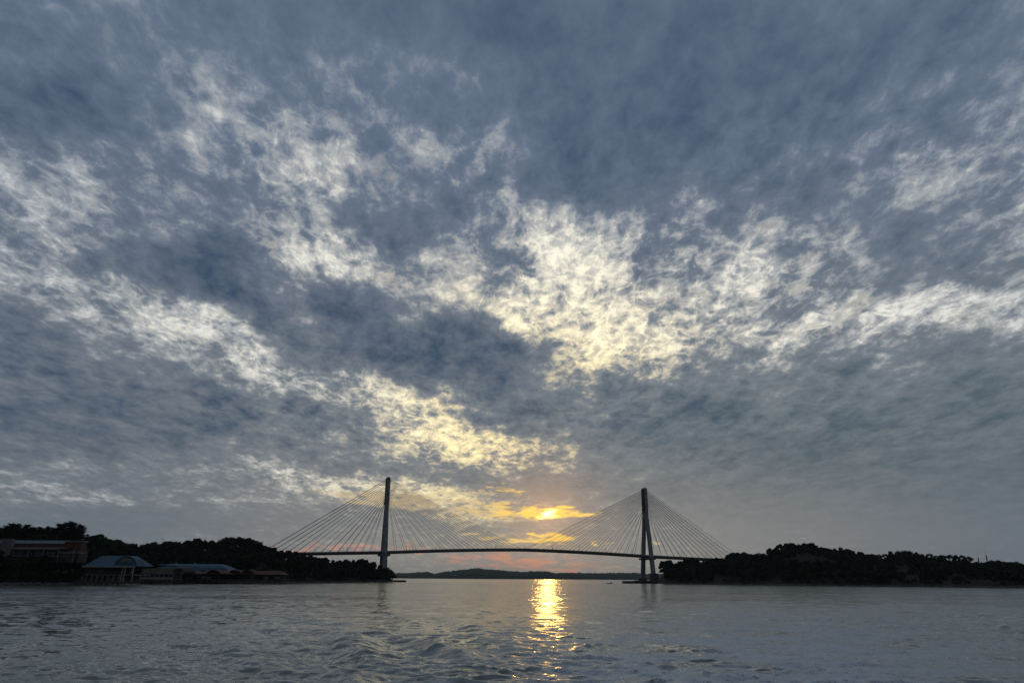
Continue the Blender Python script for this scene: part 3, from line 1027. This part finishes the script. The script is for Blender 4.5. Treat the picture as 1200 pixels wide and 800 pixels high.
# long terminal on the terrace
b1 = site('terminal_building', 44, 352, 9.4, 'long terminal with white fascias and an orange brown end block above the left bank')
D = 352.0
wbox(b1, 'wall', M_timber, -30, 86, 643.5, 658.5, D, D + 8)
wbox(b1, 'eaves_band', M_white, -30, 62.5, 642.1, 643.0, D - 1.6, D + 8.5, bevel=0.05)
roof_slope(b1, 'lower_roof', M_red_roof, -30, 72, 642.0, 638.2, D - 1.5, D + 6)
wbox(b1, 'clerestory_wall', M_offwhite, -30, 66, 636.6, 639.5, D + 4, D + 12)
wbox(b1, 'clerestory_fascia', M_white, -30, 66.5, 635.6, 636.6, D + 3, D + 13, bevel=0.05)
roof_slope(b1, 'upper_roof', M_pale_roof, -30, 67, 635.6, 632.2, D + 3.2, D + 8)
eb = wbox(b1, 'end_block', M_orange, 68, 88, 634.4, 646.8, D + 1.5, D + 6)
wbox(b1, 'coping', M_white, 66.5, 89, 633.5, 634.35, D + 1.1, D + 6.4, parent=eb, bevel=0.04)
wbox(b1, 'end_block_base_trim', M_white, 63, 89, 646.85, 647.7, D - 1.9, D + 1.4, parent=eb, bevel=0.04)
wbox(b1, 'gable_block', M_offwhite, -8, 4.6, 630.8, 656, D - 2.2, D - 0.3)
for i in range(12):
    px = 9 + i * 6.4
    w_ = wbox(b1, 'window', M_glass, px, px + 4.6, 646.2, 650.4, D - 0.12, D + 0.1)
    wbox(b1, 'frame', M_white, px - 0.3, px + 4.9, 650.42, 650.95, D - 0.35, D - 0.13, parent=w_)
    wbox(b1, 'mullion', M_white, px + 2.1, px + 2.5, 646.3, 650.3, D - 0.25, D - 0.125, parent=w_)
    wbox(b1, 'ground_floor_opening', M_glass, px, px + 4.6, 652.4, 657.2, D - 0.1, D + 0.1)
wbox(b1, 'string_course', M_offwhite, 6, 84, 651.3, 651.8, D - 0.4, D - 0.02)
for i in range(5):
    wbox(b1, 'column', M_offwhite, 8 + i * 18, 8.8 + i * 18, 643.5, 658.5, D - 1.3, D - 0.7)

# blue roofed jetty hall
b2 = site('jetty_hall', 126, 352, 0, 'stilted jetty hall with a blue roof and white portal frame')
D = 352.0
wbox(b2, 'floor_slab', M_offwhite, 96, 157, 672.6, 673.6, D, D + 15)
roof_slope(b2, 'roof', M_blue_roof, 96, 158, 662.2, 650.3, D - 1, D + 7, 8, 12)
wbox(b2, 'fascia', M_white, 93, 155.5, 662.4, 664.4, D - 1.4, D - 0.9, bevel=0.05)
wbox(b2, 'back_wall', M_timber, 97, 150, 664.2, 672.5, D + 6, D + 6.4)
for i in range(6):
    wbox(b2, 'wall_panel', M_timber, 99 + i * 7, 105 + i * 7, 668.5, 672.5, D + 0.2, D + 0.35)
wbox(b2, 'notice_board', M_offwhite, 112, 119, 667.6, 668.6, D + 0.0, D + 0.15)
arch, gp = vault(b2, 'barrel_dormer', M_blue_roof, 131, 157, 661.8, 651.0, D - 0.8, D + 6.5)
MB(b2['o']).prism([(p_[0], 0, p_[2]) for p_ in gp], (0, D - 0.6, 0), (0, D - 0.4, 0)).build('dormer_front', M_blue_roof, b2)
_, gq = vault(b2, 'fanlight_rim', M_blue_roof, 138, 151, 657.4, 652.8, D - 0.78, D - 0.61, thick=0.12)
MB(b2['o']).prism([(p_[0], 0, p_[2]) for p_ in gq], (0, D - 0.72, 0), (0, D - 0.603, 0)).build('fanlight', M_cream, b2)
for i in range(7):
    px = 101 + i * 6.4
    x_ = gx(px, D)
    st_ = MB(b2['o']).tube((x_, D - 0.1, -2), (x_, D - 0.1, gz(px, 672.6, D)), 0.24, 0.24, 7).build('stilt', M_offwhite, b2)
    MB(b2['o']).tube((x_ + 0.9, D + 1.2, -2), (x_ + 1.7, D + 0.3, gz(px, 672.6, D)), 0.16, 0.16, 6).build('raking_brace', M_offwhite, st_)
for px in (140.5, 143.6, 154.3):
    x_ = gx(px, D - 1.2)
    MB(b2['o']).tube((x_, D - 1.2, -2), (x_ + (0.5 if px < 150 else 0), D - 1.2, gz(px, 664, D - 1.2)), 0.27, 0.25, 8).build('portal_column', M_white, b2)
wbox(b2, 'portal_panel', M_offwhite, 151.5, 154, 666.6, 671, D - 1.1, D - 0.95)
wbox(b2, 'landing_stage', M_timber, 96, 158, 681.2, 682.6, D - 2.5, D + 3)
tk = empty('vent_pipe', (gx(123.3, D + 2), D + 2, gz(123.3, 657, D + 1)), 'thin pale vent pipe standing on the blue jetty hall roof', 'pipe')
MB().tube((0, 0, -0.6), (0, 0, 2.2), 0.13, 0.11, 6).build('pipe', M_white, tk)
MB().tube((0, 0, 2.2), (0, 0, 2.4), 0.24, 0.2, 6).build('cowl', M_white, tk)

# cream pavilion with a row of windows
b3 = site('cream_pavilion', 183, 425, 0, 'cream waterside pavilion with a row of dark windows under a low arched roof')
D = 425.0
wbox(b3, 'wall', M_cream, 164, 202, 665.6, 671.6, D, D + 14)
wbox(b3, 'floor_slab', M_offwhite, 162.5, 202.5, 678.2, 678.9, D - 0.6, D + 14)
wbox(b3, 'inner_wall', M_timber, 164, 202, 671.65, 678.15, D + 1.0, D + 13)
wbox(b3, 'parapet', M_white, 163, 202.2, 675.9, 678.15, D - 0.2, D + 0.2)
wbox(b3, 'lintel', M_offwhite, 163, 202.2, 671.7, 672.5, D - 0.25, D + 0.25)
for i in range(8):
    px = 163.2 + i * 5.5
    wbox(b3, 'post', M_white, px, px + 0.7, 672.55, 675.85, D - 0.2, D + 0.2)
for i in range(7):
    px = 164.1 + i * 5.5
    w_ = wbox(b3, 'window', M_glass, px + 0.2, px + 4.4, 672.6, 675.8, D + 0.4, D + 0.5)
    wbox(b3, 'mullion', M_timber, px + 2.1, px + 2.4, 672.6, 675.8, D + 0.3, D + 0.39, parent=w_)
vault(b3, 'arched_roof', M_dark_steel, 158, 214, 669.6, 661.6, D - 1.0, D + 14, 16)
stilts(b3, 164, 201, 678.9, D, 8, 0.3)
stilts(b3, 164, 201, 678.9, D + 8, 8, 0.3)

# long hall with pale blue barrel roof
b4 = site('barrel_roofed_hall', 226, 462, 0, 'long hall with a pale blue curved metal roof behind the red roofs')
D = 462.0
wbox(b4, 'wall', M_timber, 184, 263, 668.2, 679.5, D + 1, D + 16)
def curved_roof(r_, px0, px1, d0):
    za, zb_ = gz(225, 669.0, d0), gz(225, 660.2, d0)
    m_ = MB(r_['o'])
    n = 8
    pts_ = [(d0 + 9 * (1 - math.cos(math.pi * i / (2 * n))) , za + (zb_ - za) * math.sin(math.pi * i / (2 * n))) for i in range(n + 1)]
    pts_ += [(2 * (d0 + 9) - a, b) for a, b in reversed(pts_[:-1])]
    x0_, x1_ = gx(px0, d0), gx(px1, d0)
    e = lambda b: 7.5 * ((b - za) / (zb_ - za)) ** 1.6
    for (a, b), (c, d_) in zip(pts_[:-1], pts_[1:]):
        m_.hexa([(x0_ + e(b) * .3, a, b - .25), (x1_ - e(b), a, b - .25), (x1_ - e(d_), c, d_ - .25), (x0_ + e(d_) * .3, c, d_ - .25),
                 (x0_ + e(b) * .3, a, b), (x1_ - e(b), a, b), (x1_ - e(d_), c, d_), (x0_ + e(d_) * .3, c, d_)])
    k_ = len(pts_)
    for i in range(n):                                  # rounded end
        (a, b), (a2, b2_) = pts_[i], pts_[i + 1]
        c, c2 = pts_[k_ - 1 - i][0], pts_[k_ - 2 - i][0]
        m_.add([(x1_ - e(b) + .01, a, b - .02), (x1_ - e(b) + .01, c, b - .02), (x1_ - e(b2_) + .01, c2, b2_ - .02), (x1_ - e(b2_) + .01, a2, b2_ - .02)], [(0, 1, 2, 3)])
    return m_.build('curved_roof', M_blue_roof, r_)
cr = curved_roof(b4, 176, 266, D)
for px in (203, 225.5):
    wbox(b4, 'roof_vent', M_offwhite, px - 0.8, px + 0.8, 658.6, 661.5, D + 8.2, D + 9.4, parent=cr)
wbox(b4, 'end_wall', M_timber, 263.2, 264, 669.4, 679.5, D + 2, D + 15)
stilts(b4, 186, 262, 679.5, D + 1.5, 10, 0.28, mat=M_timber)

# red roofed pavilions in a row
def red_pavilion(px0, px1, pyr, pye, dist, humps, label, panels):
    r_ = site('red_roof_pavilion', (px0 + px1) / 2, dist, 0, label)
    wbox(r_, 'floor_slab', M_timber, px0 + 1, px1 - 1, 678.6, 679.5, dist, dist + 11)
    roof_slope(r_, 'roof', M_red_roof, px0, px1, pye, pyr, dist - 1, dist + 5, 5, 6)
    wbox(r_, 'eaves_board', M_timber, px0, px1, pye + 0.05, pye + 0.7, dist - 1.15, dist - 1.02)
    for hx in humps:
        vault(r_, 'arched_dormer', M_red_roof, hx - 7.5, hx + 7.5, pye - 0.3, pyr - 0.6, dist - 1.3, dist + 4, 10)
    n = max(4, int((px1 - px0) / 6))
    stilts(r_, px0 + 2, px1 - 2, pye + 0.7, dist, n, 0.16, mat=M_timber, name='post')
    stilts(r_, px0 + 3, px1 - 3, 678.6, dist + 6, n, 0.2, mat=M_timber)
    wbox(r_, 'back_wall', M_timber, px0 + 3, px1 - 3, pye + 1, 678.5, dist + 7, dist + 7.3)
    for (a, b, c, d_) in panels:
        wbox(r_, 'wall_panel', M_white, a, b, c, d_, dist + 0.3, dist + 0.5)
    m_ = MB(r_['o'])
    for z_ in (676.2, 677.4):
        a, b = gx(px0 + 2, dist), gx(px1 - 2, dist)
        zz = gz((px0 + px1) / 2, z_, dist)
        m_.tube((a, dist - 0.2, zz), (b, dist - 0.2, zz), 0.07, 0.07, 5)
    m_.build('handrail', M_timber, r_)


red_pavilion(203, 233, 668.2, 671.6, 447, (219,), 'red roofed waterside pavilion right next to the cream pavilion', [(216, 225, 676.6, 678)])
red_pavilion(232, 264, 667.4, 671.6, 450, (249,), 'red roofed waterside pavilion with one large arched gable beside grey panels', [(235, 240, 675, 678), (241, 247, 675.6, 678)])
red_pavilion(262, 296, 667.8, 671.9, 462, (274, 290), 'red roofed waterside pavilion with two arched humps in the middle of the row', [(268, 272, 677, 678.2)])
red_pavilion(294, 331, 668.2, 672.6, 470, (), 'red roofed pavilion at the right end of the row with two white panels', [(308.5, 314, 675.6, 678.2), (321, 328, 675.6, 678.2)])
jr = site('boardwalk', 250, 440, 0, 'low dark boardwalk on posts along the water before the red roofs')
jr['category'] = 'boardwalk'
for i in range(22):
    px = 165 + i * 7.7
    dd = 421 + (i / 22.0) * 30
    wbox(jr, 'plank_bay', M_timber, px, px + 7.6, 681.0, 681.7, dd, dd + 2.2)
    x_ = gx(px + 0.5, dd)
    MB(jr['o']).tube((x_, dd + 0.4, -2), (x_, dd + 0.4, gz(px, 680, dd)), 0.14, 0.14, 5).build('post', M_timber, jr)

# ------------------------------------------------------------------ trees
def leaf_cloud(centres, radii, per, size, seed, squash=0.8, stretch=1.0):
    """many small leaf clumps spread through the lobes of a crown"""
    g = np.random.default_rng(seed)
    P_ = []
    for c, r_ in zip(centres, radii):
        n = max(10, int(per * (r_ / np.mean(radii)) ** 2))
        d_ = g.normal(size=(n, 3))
        d_ /= np.linalg.norm(d_, axis=1)[:, None]
        rad = r_ * (0.45 + 0.6 * g.random(n) ** 0.6)
        p_ = d_ * rad[:, None]
        p_[:, 2] *= squash
        P_.append(p_ + c)
    P_ = np.concatenate(P_)
    n = len(P_)
    a = g.normal(size=(n, 3)); a /= np.linalg.norm(a, axis=1)[:, None]
    b = g.normal(size=(n, 3)); b -= (a * b).sum(1)[:, None] * a; b /= np.linalg.norm(b, axis=1)[:, None]
    s = size * (0.55 + 0.9 * g.random(n))[:, None]
    q = np.stack([P_ - a * s * stretch, P_ + b * s * 0.75, P_ + a * s * stretch, P_ - b * s * 0.75], 1)
    q[:, 1] += a * s * 0.2
    return q.reshape(-1, 3), np.arange(n * 4).reshape(-1, 4)


def broadleaf(seed, lobes, spread, tall, low):
    g = np.random.default_rng(seed)
    cs, rs = [], []
    for i in range(lobes):
        th = i * 2.4 + g.random()
        k = math.sqrt((i + 0.4) / lobes)
        zc = low + (1 - low) * (1 - 0.75 * k ** 1.6) * (0.72 + 0.28 * g.random())
        cs.append((spread * k * math.cos(th), spread * k * math.sin(th), min(zc, 0.92) * tall))
        rs.append(spread * (0.30 + 0.16 * g.random()))
    cs = np.array(cs)
    return cs, np.array(rs)


def crown_and_trunk(tag_, seed, lobes, spread, low, per, size):
    """unit tree, about 1 high: scaled when placed"""
    cs, rs = broadleaf(seed, lobes, spread, 1.0, low)
    top = (cs[:, 2] + rs * 0.8).max()
    cs[:, 2] *= 1.0 / top
    v, f_ = leaf_cloud(cs, rs, per, size, seed)
    crown = np_mesh('crown_' + tag_, v, f_, M_leaf)
    m_ = MB()
    m_.tube((0, 0, -0.15), (0.01, 0, low * 0.75), 0.035, 0.024, 7)
    for c in cs:
        m_.tube((0.01, 0, low * 0.72), (c[0] * 0.8, c[1] * 0.8, c[2] * 0.95), 0.016, 0.006, 4)
    t_ = m_.build('trunk', M_bark)
    me = t_.data
    bpy.data.objects.remove(t_)
    return crown, me


def casuarina(tag_, seed, spread):
    g = np.random.default_rng(seed)
    P_, A_ = [], []
    m_ = MB()
    m_.tube((0, 0, -0.15), (0, 0, 0.97), 0.022, 0.004, 6)
    for i in range(46):
        z0 = 0.22 + 0.76 * (i / 46.0)
        th = i * 2.4 + g.random() * 0.6
        L = spread * (1.12 - z0) ** 0.7 * (0.5 + 0.9 * g.random())
        up_ = 0.35 + 0.5 * g.random()
        tip = np.array([math.cos(th) * L, math.sin(th) * L, z0 + L * up_])
        base = np.array([0, 0, z0])
        m_.tube(tuple(base), tuple(base + (tip - base) * 0.75), 0.005, 0.002, 3)
        n = 30
        t_ = (0.25 + 0.8 * g.random(n))[:, None]
        p_ = base + (tip - base) * t_ + g.normal(0, 0.018, (n, 3))
        dr = (tip - base) / np.linalg.norm(tip - base) + g.normal(0, 0.45, (n, 3)) + np.array([0, 0, 0.15])
        P_.append(p_); A_.append(dr / np.linalg.norm(dr, axis=1)[:, None])
    P_, a = np.concatenate(P_), np.concatenate(A_)
    n = len(P_)
    b = g.normal(size=(n, 3)); b -= (a * b).sum(1)[:, None] * a; b /= np.linalg.norm(b, axis=1)[:, None]
    s = (0.030 + 0.03 * g.random(n))[:, None]
    q = np.stack([P_ - a * s, P_ + b * s * 0.22, P_ + a * s * 1.3, P_ - b * s * 0.22], 1)
    crown = np_mesh('crown_' + tag_, q.reshape(-1, 3), np.arange(n * 4).reshape(-1, 4), M_needle)
    t_ = m_.build('trunk', M_bark)
    me = t_.data
    bpy.data.objects.remove(t_)
    return crown, me


BROAD = [crown_and_trunk('broad%d' % i, 20 + i, l_, sp, lo_, 150, 0.050) for i, (l_, sp, lo_) in
         enumerate([(12, 0.42, 0.42), (15, 0.55, 0.40), (10, 0.34, 0.45), (16, 0.62, 0.46), (9, 0.28, 0.38)])]
OPEN = [crown_and_trunk('open%d' % i, 50 + i, l_, sp, lo_, 70, 0.042) for i, (l_, sp, lo_) in enumerate([(8, 0.36, 0.60), (9, 0.44, 0.62)])]
CASU = [casuarina('casu%d' % i, 70 + i, sp) for i, sp in enumerate((0.26, 0.32, 0.22))]


def plant_tree(name, proto, x, y, z, h, wid, label, group, yaw):
    r_ = empty(name, (x, y, z), label, 'tree', group)
    r_.rotation_euler.z = yaw
    for nm, me in (('crown', proto[0]), ('trunk', proto[1])):
        o = bpy.data.objects.new(nm, me)
        COL.objects.link(o)
        o.parent = r_
        o.scale = (h * wid, h * wid, h)
    return r_


ORD = ['leftmost', 'second', 'third', 'fourth', 'fifth', 'sixth', 'seventh', 'eighth', 'ninth', 'tenth', 'eleventh', 'twelfth']


def plant_skyline(sky, shore, canopy, x0, x1, step, pick, stretches):
    """one row of trees along the crest; stretches: (end bearing, phrase, group)"""
    px, planted = x0, []
    while px < x1:
        dc = interp(shore, px, 2) + rng.uniform(-14, 10)
        top_py = min(interp(sky, px), interp(sky, px - 2.5), interp(sky, px + 2.5)) + rng.uniform(-0.7, 1.2)
        zt_ = gz(px, top_py, dc)
        zg = ground_at(sky, shore, px, dc, canopy)
        h = max(zt_ - zg + 0.5, 3.0)
        kind, proto, wid = pick(px)
        wid = wid * min(1.0, 12.5 / h)
        r_ = plant_tree(kind, proto, gx(px, dc), dc, zt_ - h, h, wid, None, None, rng.uniform(0, 6.28))
        planted.append((px, r_))
        px += rng.uniform(0.75, 1.3) * step(px)
    start = -1e9
    for end, phrase, group in stretches:
        row = [r_ for p_, r_ in planted if start <= p_ < end]
        for k, r_ in enumerate(row):
            if k == len(row) - 1:
                which = 'rightmost'
            elif k < len(ORD):
                which = ORD[k] if k == 0 else ORD[k] + ' from left'
            else:
                which = ''
            tag(r_, ('%s of the %s' % (which, phrase)) if which else 'one of the ' + phrase, None, group)
        start = end


def pick_left(px):
    if px < 91:
        return 'casuarina_tree', CASU[int(rng.integers(3))], 1.75
    return 'broadleaf_tree', BROAD[int(rng.integers(5))], 1.0


LEFT_ROWS = [(91, 'feathery casuarinas behind the long terminal', 'casuarinas behind the long terminal'),
             (167, 'dark skyline trees above the blue roofed jetty hall', 'trees above the jetty hall'),
             (214, 'dark skyline trees above the cream pavilion', 'trees above the cream pavilion'),
             (265, 'dark ridge trees above the curved blue roof', 'trees above the curved blue roof'),
             (330, 'dark ridge trees above the long red roofs', 'trees above the red roofs'),
             (400, 'dark slope trees between red roofs and bridge deck', 'trees where the bridge meets the left headland'),
             (999, 'dark low trees at the tip below the left pylon', 'trees below the left pylon')]


def pick_right(px):
    if 1040 < px < 1145 and rng.random() < 0.6:
        return 'broadleaf_tree', OPEN[int(rng.integers(2))], 1.0
    return 'broadleaf_tree', BROAD[int(rng.integers(5))], 1.05


RIGHT_ROWS = [(860, 'dark trees under the right end of the bridge', 'trees below the right end of the bridge'),
              (915, 'dark trees climbing from the bridge end to the summit', 'trees on the rise right of the bridge'),
              (985, 'dark trees on the rounded summit of the right hill', 'trees on the right summit'),
              (1040, 'dark trees in the dip right of the rounded summit', 'trees in the dip right of the summit'),
              (1118, 'dark trees on the second rise of the right ridge', 'trees on the second rise'),
              (1400, 'dark low trees around the two masts at the right edge', 'trees around the masts')]


plant_skyline(LEFT_SKY, LEFT_SHORE, CAN_L, 1, 462, lambda p: 8.5 if p < 91 else 7.5, pick_left, LEFT_ROWS)
plant_skyline(RIGHT_SKY, RIGHT_SHORE, CAN_R, 778, 1202, lambda p: 7.0, pick_right, RIGHT_ROWS)

# the woods below the skyline, too dense to tell one tree from the next
def woodland(name, sky, shore, canopy, x0, x1, n, skip, label):
    g = np.random.default_rng(len(name))
    protos = []
    for i in range(4):
        cs, rs = broadleaf(90 + i, 9, 0.5, 1.0, 0.35)
        protos.append(leaf_cloud(cs, rs, 46, 0.075, 90 + i))
    V, F, base = [], [], 0
    for _ in range(n):
        px = g.uniform(x0, x1)
        ds, dc = interp(shore, px, 1), interp(shore, px, 2)
        dist = ds + 3 + (dc - ds + 6) * (g.random() ** 1.1 if g.random() < 0.7 else g.uniform(0.8, 1.0))
        if skip(px, dist):
            continue
        zg = ground_at(sky, shore, px, dist, canopy)
        lim = gz(px, max(interp(sky, px + d_) for d_ in (-6, -3, 0, 3, 6)) + 0.8, dist)
        h = min(g.uniform(5.5, 10.5), lim - zg)
        if dist < ds + 12:
            h = min(h, g.uniform(2.5, 5.0))
        if h < 1.6:
            continue
        v, f_ = protos[int(g.integers(4))]
        th = g.random() * 6.28
        s_ = h * g.uniform(0.9, 1.3) if h < 7 else h
        w_ = v[:, 0] * math.cos(th) - v[:, 1] * math.sin(th), v[:, 0] * math.sin(th) + v[:, 1] * math.cos(th)
        q = np.stack([w_[0] * s_ + gx(px, dist), w_[1] * s_ + dist, v[:, 2] * h + zg - 0.2 * h], 1)
        V.append(q); F.append(f_ + base); base += len(q)
    me = np_mesh(name, np.concatenate(V), np.concatenate(F), M_leaf)
    o = bpy.data.objects.new(name, me)
    COL.objects.link(o)
    tag(o, label, kind='stuff')


def skip_left(px, dist):
    ds = interp(LEFT_SHORE, px, 1)
    if px < 91:
        return 318 + 8 < dist < ds + 66 and (dist > ds + 26 or False)
    return False


woodland('left_woods', LEFT_SKY, LEFT_SHORE, CAN_L, -60, 464, 760, skip_left, 'dense dark woods covering the left headland')
woodland('right_woods', RIGHT_SKY, RIGHT_SHORE, CAN_R, 776, 1260, 900,
         lambda px, d: 918 < px < 1002 and 0.42 < (d - interp(RIGHT_SHORE, px, 1)) / (interp(RIGHT_SHORE, px, 2) - interp(RIGHT_SHORE, px, 1)) < 0.55,
         'dense dark woods covering the right hill')

# ------------------------------------------------------------------ broken rock along the water's edge
def shore_rocks(name, shore, x0, x1, n, label, seed):
    g = np.random.default_rng(seed)
    base = np.array([(0, 0, 1), (0.9, 0, 0.3), (0.28, 0.85, 0.35), (-0.72, 0.53, 0.25), (-0.72, -0.53, 0.3), (0.28, -0.85, 0.25),
                     (0.7, 0.5, -0.6), (-0.3, 0.8, -0.6), (-0.9, 0, -0.6), (-0.3, -0.8, -0.6), (0.7, -0.5, -0.6)])
    tri = np.array([(0, 1, 2), (0, 2, 3), (0, 3, 4), (0, 4, 5), (0, 5, 1), (1, 6, 2), (2, 6, 7), (2, 7, 3), (3, 7, 8), (3, 8, 4),
                    (4, 8, 9), (4, 9, 5), (5, 9, 10), (5, 10, 1), (1, 10, 6)])
    V, F = [], []
    for i in range(n):
        px = g.uniform(x0, x1)
        d_ = interp(shore, px, 1) + g.uniform(-2.0, 3.5)
        s_ = g.uniform(0.35, 1.1) * np.array([g.uniform(0.8, 1.7), g.uniform(0.8, 1.4), g.uniform(0.6, 1.0)])
        v = base * (1 + g.normal(0, 0.13, base.shape)) * s_ + np.array([gx(px, d_), d_, g.uniform(-0.1, 0.5)])
        F.append(tri + len(base) * i)
        V.append(v)
    o = bpy.data.objects.new(name, np_mesh(name, np.concatenate(V), np.concatenate(F), M_shore))
    COL.objects.link(o)
    tag(o, label, kind='stuff')


M_shore = material('wet_shore_stone', (0.085, 0.082, 0.075), 0.7, 0.45, 0.5, spec=0.3)
shore_rocks('left_shore_rocks', LEFT_SHORE, -40, 466, 900, 'broken dark rocks along the left water edge', 31)
shore_rocks('right_shore_rocks', RIGHT_SHORE, 776, 1240, 900, 'broken dark rocks along the right water edge', 32)
# ------------------------------------------------------------------ evening haze over the strait
hz_m = bpy.data.materials.new('haze')
hz_m.use_nodes = True
T = hz_m.node_tree
T.nodes.clear()
pv = T.nodes.new('ShaderNodeVolumePrincipled')
pv.inputs['Color'].default_value = (0.80, 0.86, 0.92, 1)
pv.inputs['Density'].default_value = 0.00004
pv.inputs['Anisotropy'].default_value = 0.2
out = T.nodes.new('ShaderNodeOutputMaterial')
T.links.new(pv.outputs[0], out.inputs['Volume'])
hb_ = MB((0, 0, 0)).box(-9500, 9500, -9500, 9500, -4.0, 124.0).build('haze', hz_m)
tag(hb_, 'thin evening haze over the strait', kind='stuff')
